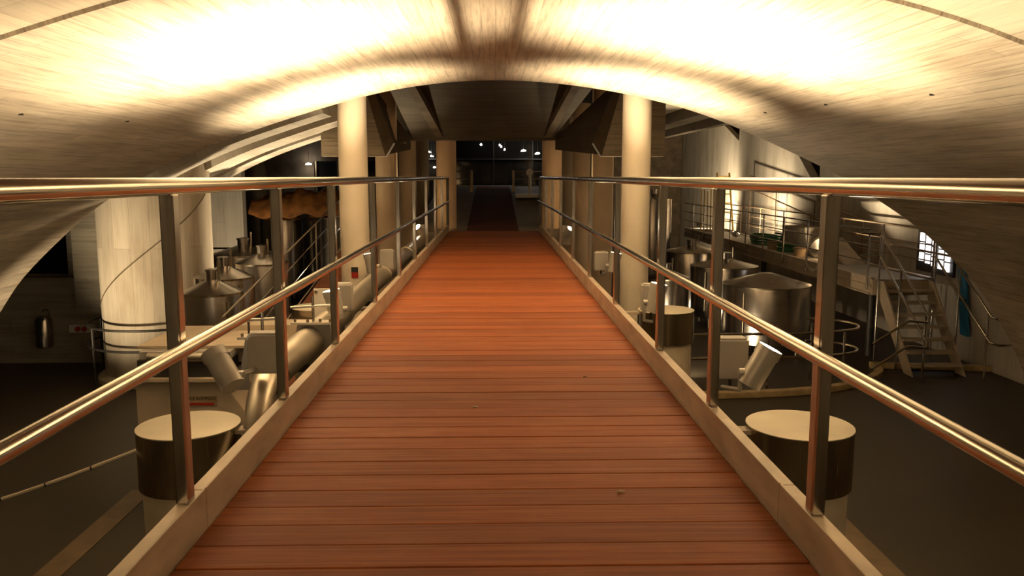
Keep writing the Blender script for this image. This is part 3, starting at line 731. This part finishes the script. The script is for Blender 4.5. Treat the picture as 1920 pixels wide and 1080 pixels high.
# looped guard rails in front of the large tank
t = thing('guard_rail', (5.4, 12.9, FLOOR_Z), 'looped steel guard rail curving in front of the large steel tank', 'guard rail')
for z in (-1.30, -1.68):
    P = catmull([(2.6, 12.45, ), (3.6, 12.5), (4.8, 12.55), (5.6, 12.75), (5.95, 13.05), (5.75, 13.3), (5.2, 13.35)], 5)
    zz = [z + (.10 * max(0, (k - 18) / 12)) for k in range(len(P))]
    MB().tube([(a, b, c) for (a, b), c in zip(P, zz)], .022, 10).build('rail', M['rail'], t)
for x, y in ((2.9, 12.47), (4.3, 12.53), (5.6, 12.75), (5.3, 13.34)):
    MB().cyl((x, y, FLOOR_Z), (x, y, -1.28), .018, 10).build('post', M['post'], t)
# end of catwalk hoop
t = thing('hose', (6.1, 14.2, -1.2), 'pale hose arching over the catwalk railing beside the stair', 'hose')
MB().tube([(6.58 - .30 * math.cos(R(a)), 16.3 - .1 * math.sin(R(a)), -.42 + .38 * math.sin(R(a))) for a in range(-70, 175, 12)], .02, 10).build('hose_tube', M['cable'], t)

# things on the catwalk
t = thing('green_hose', (7.0, 22.4, CZ), 'coiled dark green hose lying on the catwalk', 'hose')
P = [(7.5 + (.3 + .006 * k / 4) * math.cos(k * .35), 22.4 + .8 * math.sin(k * .35), CZ + .03 + .004 * k) for k in range(74)]
MB().tube(P, .03, 8).build('hose_coil', M['green'], t)
t = thing('green_hose', (6.8, 20.1, CZ), 'short green hose loop beside the baskets on the catwalk', 'hose')
P = [(7.3 + .2 * math.cos(k * .4), 20.2 + .4 * math.sin(k * .4), CZ + .03 + .004 * k) for k in range(38)]
MB().tube(P, .028, 8).build('hose_coil', M['green'], t)
def basket(x, y, label):
    t = thing('basket', (x, y, CZ), label, 'basket', 'round baskets on the catwalk')
    MB().lathe([(.14, 0), (.17, .2)], (x, y, CZ), 20).build('wall', M['card'], t)
    MB().tube([(x + .17 * math.cos(R(a)), y + .17 * math.sin(R(a)), CZ + .2) for a in range(0, 360, 24)], .014, 6, closed=True).build('rim', M['rust'], t)
basket(7.3, 19.3, 'round brown basket on the catwalk under the railing, closest to the stair')
basket(7.3, 21.2, 'round brown basket on the catwalk between the green hoses')
t = thing('folded_sheet', (7.3, 18.6, CZ), 'grey-brown sheet folded like a tent on the catwalk', 'sheet')
MB().prism([(17.4, CZ), (19.6, CZ), (19.2, CZ + .42), (18.7, CZ + .5)], 'x', 7.55, 8.05).build('fold', M['cloth'], t, smooth=False, bevel=.03)
MB().prism([(19.6, CZ), (21.6, CZ), (21.4, CZ + .62), (19.9, CZ + .66)], 'x', 7.6, 8.05).build('stacked_fold', M['cloth'], t, smooth=False, bevel=.03)
t = thing('yellow_ladder', (7.3, 26.4, CZ), 'yellow metal ladder leaning over the far catwalk railing', 'ladder')
for x in (7.3, 7.7): MB().cyl((x, 26.2, CZ), (x, 26.9, 1.25), .03, 10).build('side_rail', M['brass'], t)
for k in range(7):
    f = (k + .6) / 7; MB().cyl((7.3, 26.2 + .7 * f, CZ + 2.0 * f), (7.7, 26.2 + .7 * f, CZ + 2.0 * f), .018, 8).build('rung', M['brass'], t)
t = thing('bottle_rack', (7.1, 28.2, CZ), 'brass coloured upright rods standing at the end of the catwalk', 'rack')
for k in range(7): MB().cyl((7.15 + .11 * k, 28.2, CZ), (7.15 + .11 * k, 28.25, .75 - .06 * (k % 3)), .022, 8).build('rod', M['brass'], t)
MB().span(7.08, 7.9, 28.15, 28.3, CZ, CZ + .06).build('foot_bar', M['rust'], t, smooth=False)
# blue sheet, then made-up glowing panes in place of bright reflections
t = thing('blue_sheet', (8.62, 15.0, FLOOR_Z + .5), 'tall narrow blue plastic sheet standing at the wall beside the stair', 'sheet')
MB().slab([(8.60, 14.45, -1.75), (8.60, 14.70, -1.75), (8.60, 14.95, -.45), (8.60, 14.70, -.45)], (.04, 0, 0)).build('sheet', M['blue'], t, smooth=False)
MB().box((8.585, 14.7, -1.1), (.03, .24, .05)).build('tie', M['ink'], t, smooth=False)
glints = thing('reflection_panes', (8.6, 16.3, -.6), 'small glowing white panes standing in for reflected light beside the stair head', 'window', kind='structure')
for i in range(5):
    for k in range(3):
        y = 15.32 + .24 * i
        MB().box((8.62, y, -.46 + .20 * k - .03 * (4 - i)), (.02, .15, .165)).build('pane', M['tube'], glints, smooth=False)
MB().span(8.64, 8.69, 15.15, 16.5, -.75, .20).build('frame_back', M['dark'], glints, smooth=False)
# added fill lamps, with made-up housings, to brighten the far walls, drum and tanks
def add_fill(loc, target, label, power, size=120):
    loc = Vector(loc); d = (Vector(target) - loc).normalized()
    t = thing('fill_light', (loc.x, loc.y, loc.z - .15), label, 'fill_light', 'small added fill lights in the hall')
    q = d.to_track_quat('-Y', 'Z').to_matrix()
    MB().box(loc - d * .06, (.22, .09, .16), rot=q).build('housing', M['lamp'], t, smooth=False, bevel=.008)
    MB().box(loc - d * .012, (.19, .012, .13), rot=q).build('glass', M['fill_glass'], t, smooth=False)
    MB().tube([loc - d * .06, (loc.x, loc.y, loc.z - .15)], .014, 8).build('stand', M['dark'], t)
    L = bpy.data.lights.new('fill_bulb', 'SPOT'); L.energy = power; L.color = WARM; L.spot_size = R(size); L.spot_blend = 1; L.shadow_soft_size = .08
    lo = bpy.data.objects.new('fill_bulb', L); COL.objects.link(lo); lo.parent = t
    lo.location = loc + d * .02 - t.location; lo.rotation_mode = 'QUATERNION'; lo.rotation_quaternion = d.to_track_quat('-Z', 'Y')
add_fill((7.35, 24.7, -.55), (8.7, 25.4, 1.5), 'added fill light before the yellow ladder on the catwalk, aimed at the pale wall', 420, 160)
add_fill((7.45, 29.5, -.55), (8.9, 32.5, 1.2), 'added fill light behind the brass rods at the far end of the catwalk', 800, 160)
add_fill((7.35, 18.4, -.55), (8.7, 18.9, 1.0), 'added fill light on the catwalk aimed at the pale wall close to the stair', 450, 160)
add_fill((4.4, 20.1, -2.05), (4.0, 15, 2.3), 'added fill light on the floor between the tanks aimed up at the arch bands', 900, 70)
add_fill((-3.7, 16.5, -2.0), (-4.2, 13.6, 2.0), 'added fill light on the floor behind the ramp aimed up at the arch bands', 900, 80)
add_fill((-7.0, 9.6, -2.05), (-6.0, 13.3, -.2), 'added fill light on the floor at the vault foot aimed at the concrete drum', 700, 50)
add_fill((3.05, 13.3, -2.05), (6.6, 18, -.7), 'added fill light on the floor behind the second capped pier aimed at the tanks', 160, 100)
add_fill((-5.35, 17.6, -2.0), (-6.8, 20.6, .4), 'added fill light on the floor behind the tanks aimed at the pale jointed wall', 220, 90)

# ------------------------------------------------------------------ far end: ramp with carpet, railings, scale, lamps
fr = tag(MB().prism([(17.32, -.02), (27, .80), (34, .80), (34, -.3), (17.32, -.3)], 'x', -1.75, 1.62).build('floor', M['ramp'], smooth=False), 'grey concrete ramp floor rising from the end of the bridge', 'floor', kind='structure')
cpt = thing('carpet', (.0, 20, .0), 'dark red-brown carpet runner climbing the ramp beyond the bridge', 'carpet')
def fz(y): return -.02 + (min(y, 27) - 17.32) * .82 / 9.68
MB().slab([(-.58, 17.34, fz(17.34) + .004), (.52, 17.34, fz(17.34) + .004), (.52, 26.3, fz(26.3) + .004), (-.58, 26.3, fz(26.3) + .004)], (0, 0, .012)).build('runner', M['carpet'], cpt, smooth=False)
MB().slab([(-.56, 26.3, fz(26.3) + .004), (.50, 26.3, fz(26.3) + .004), (.50, 27, fz(27) + .004), (-.56, 27, fz(27) + .004)], (0, 0, .02)).build('end_strip', M['carpet_edge'], cpt, smooth=False)
gw = thing('window_3', (0, 31, .8), 'black night glazing across the end of the ramp', 'window', kind='structure')
for x in (-2.9, -1.45, 0, 1.45): MB().span(x, x + 1.42, 31, 31.02, -1, 3.3).build('pane', M['glass'], gw, smooth=False)
for x in (-2.93, -1.47, -.02, 1.43, 2.88): MB().span(x, x + .04, 30.95, 31.0, -1, 3.3).build('mullion', M['dark'], gw, smooth=False)
MB().span(-2.9, 2.9, 30.9, 31.0, 1.75, 1.80).build('transom', M['dark'], gw, smooth=False)
for x0, x1, l in ((-1.35, -.68, 'far steel railing on the upper ramp, pipe side'), (.60, 1.6, 'far steel railing on the upper ramp, behind the white scale')):
    t = thing('ramp_railing', ((x0 + x1) / 2, 25.4, fz(25.4)), l, 'railing')
    for h in (.62, .40, .18): MB().cyl((x0, 25.4, fz(25.4) + h), (x1, 25.4, fz(25.4) + h), .018, 10).build('rail', M['rail'], t)
    for x in (x0, x1): MB().span(x - .04, x + .04, 25.36, 25.44, fz(25.4) - .01, fz(25.4) + .66).build('post', M['far_column'], t, smooth=False)
sc = thing('weighing_scale', (1.1, 23.6, fz(23.4)), 'white platform weighing scale with round dial on a post', 'scale')
MB().span(.62, 1.52, 23.3, 23.9, fz(23.6) + .02, fz(23.6) + .13).build('platform', M['white'], sc, smooth=False, bevel=.015)
MB().cyl((1.03, 23.8, fz(23.6) + .13), (1.03, 23.8, fz(23.6) + .66), .04, 14).build('pillar', M['white'], sc)
MB().cyl((1.03, 23.74, fz(23.6) + .74), (1.03, 23.82, fz(23.6) + .74), .10, 24).build('dial', M['white'], sc)
t = thing('bag', (1.33, 22.9, fz(22.9)), 'dark slumped bag lying in front of the white scale', 'bag')
MB().lathe([(.13, 0), (.17, .05), (.13, .10), (.03, .12)], (1.33, 22.95, fz(22.95) - .01), 14).build('sack', M['dark'], t)
MB().lathe([(.03, 0), (.05, .04), (.02, .07)], (1.28, 22.95, fz(22.95) + .10), 12).build('tied_neck', M['dark'], t)
for x, z, w, l in ((-2.45, 2.02, .11, 'wide white far lamp beyond the night glazing, over the side columns'), (1.10, 2.06, .09, 'wide white far lamp above the white scale'), (1.62, 1.96, .08, 'white far lamp beside the brown bridge-end column'),
                   (-.47, 2.28, .035, 'small far lamp above the carpet, close to the brown column'), (.22, 2.26, .03, 'uppermost of three small far lamps in a slanting row'), (.28, 2.20, .03, 'middle of three small far lamps in a slanting row'), (.40, 2.10, .03, 'lowest of three small far lamps in a slanting row'),
                   (-2.2, 1.45, .035, 'small low far lamp between column and railing'), (-2.62, 1.88, .03, 'faint far lamp under the wide white lamp'), (-2.3, 1.86, .04, 'faint twin far lamp under the wide white lamp')):
    t = thing('far_lamp', (x, 30.6, z), l, 'lamp', 'lamps seen through the night glazing')
    MB().lathe([(w, 0), (w * .9, .03), (w * .3, .055)], (x, 30.6, z), 16).build('shade', M['star'], t)
    MB().cyl((x, 30.6, z + .05), (x, 30.6, 3.56), .006, 6).build('cord', M['dark'], t)
t = thing('far_lamp', (-6.0, 26.3, 1.5), 'single white lamp in front of the black window behind the drum', 'lamp', 'lamps seen through the night glazing')
MB().lathe([(.10, 0), (.09, .03), (.03, .06)], (-5.85, 26.3, 1.50), 16).build('shade', M['star'], t)
MB().cyl((-5.85, 26.3, 1.55), (-5.85, 26.3, 3.56), .006, 6).build('cord', M['dark'], t)
# small litter on the deck
for x, y, l in ((-.10, 3.98, 'small curled wood shaving on the deck near the middle'), (.46, 2.86, 'pale wood chip on a deck plank'), (.52, 4.6, 'dark crumb on the deck beside the catwalk-side channel')):
    o = MB().prism([(x - .012, .0025), (x + .012, .0025), (x + .016, .006), (x - .004, .009)], 'y', y, y + .012).build('wood_chip', M['card'], smooth=False)
    tag(o, l, 'wood chip', 'chips on the deck')
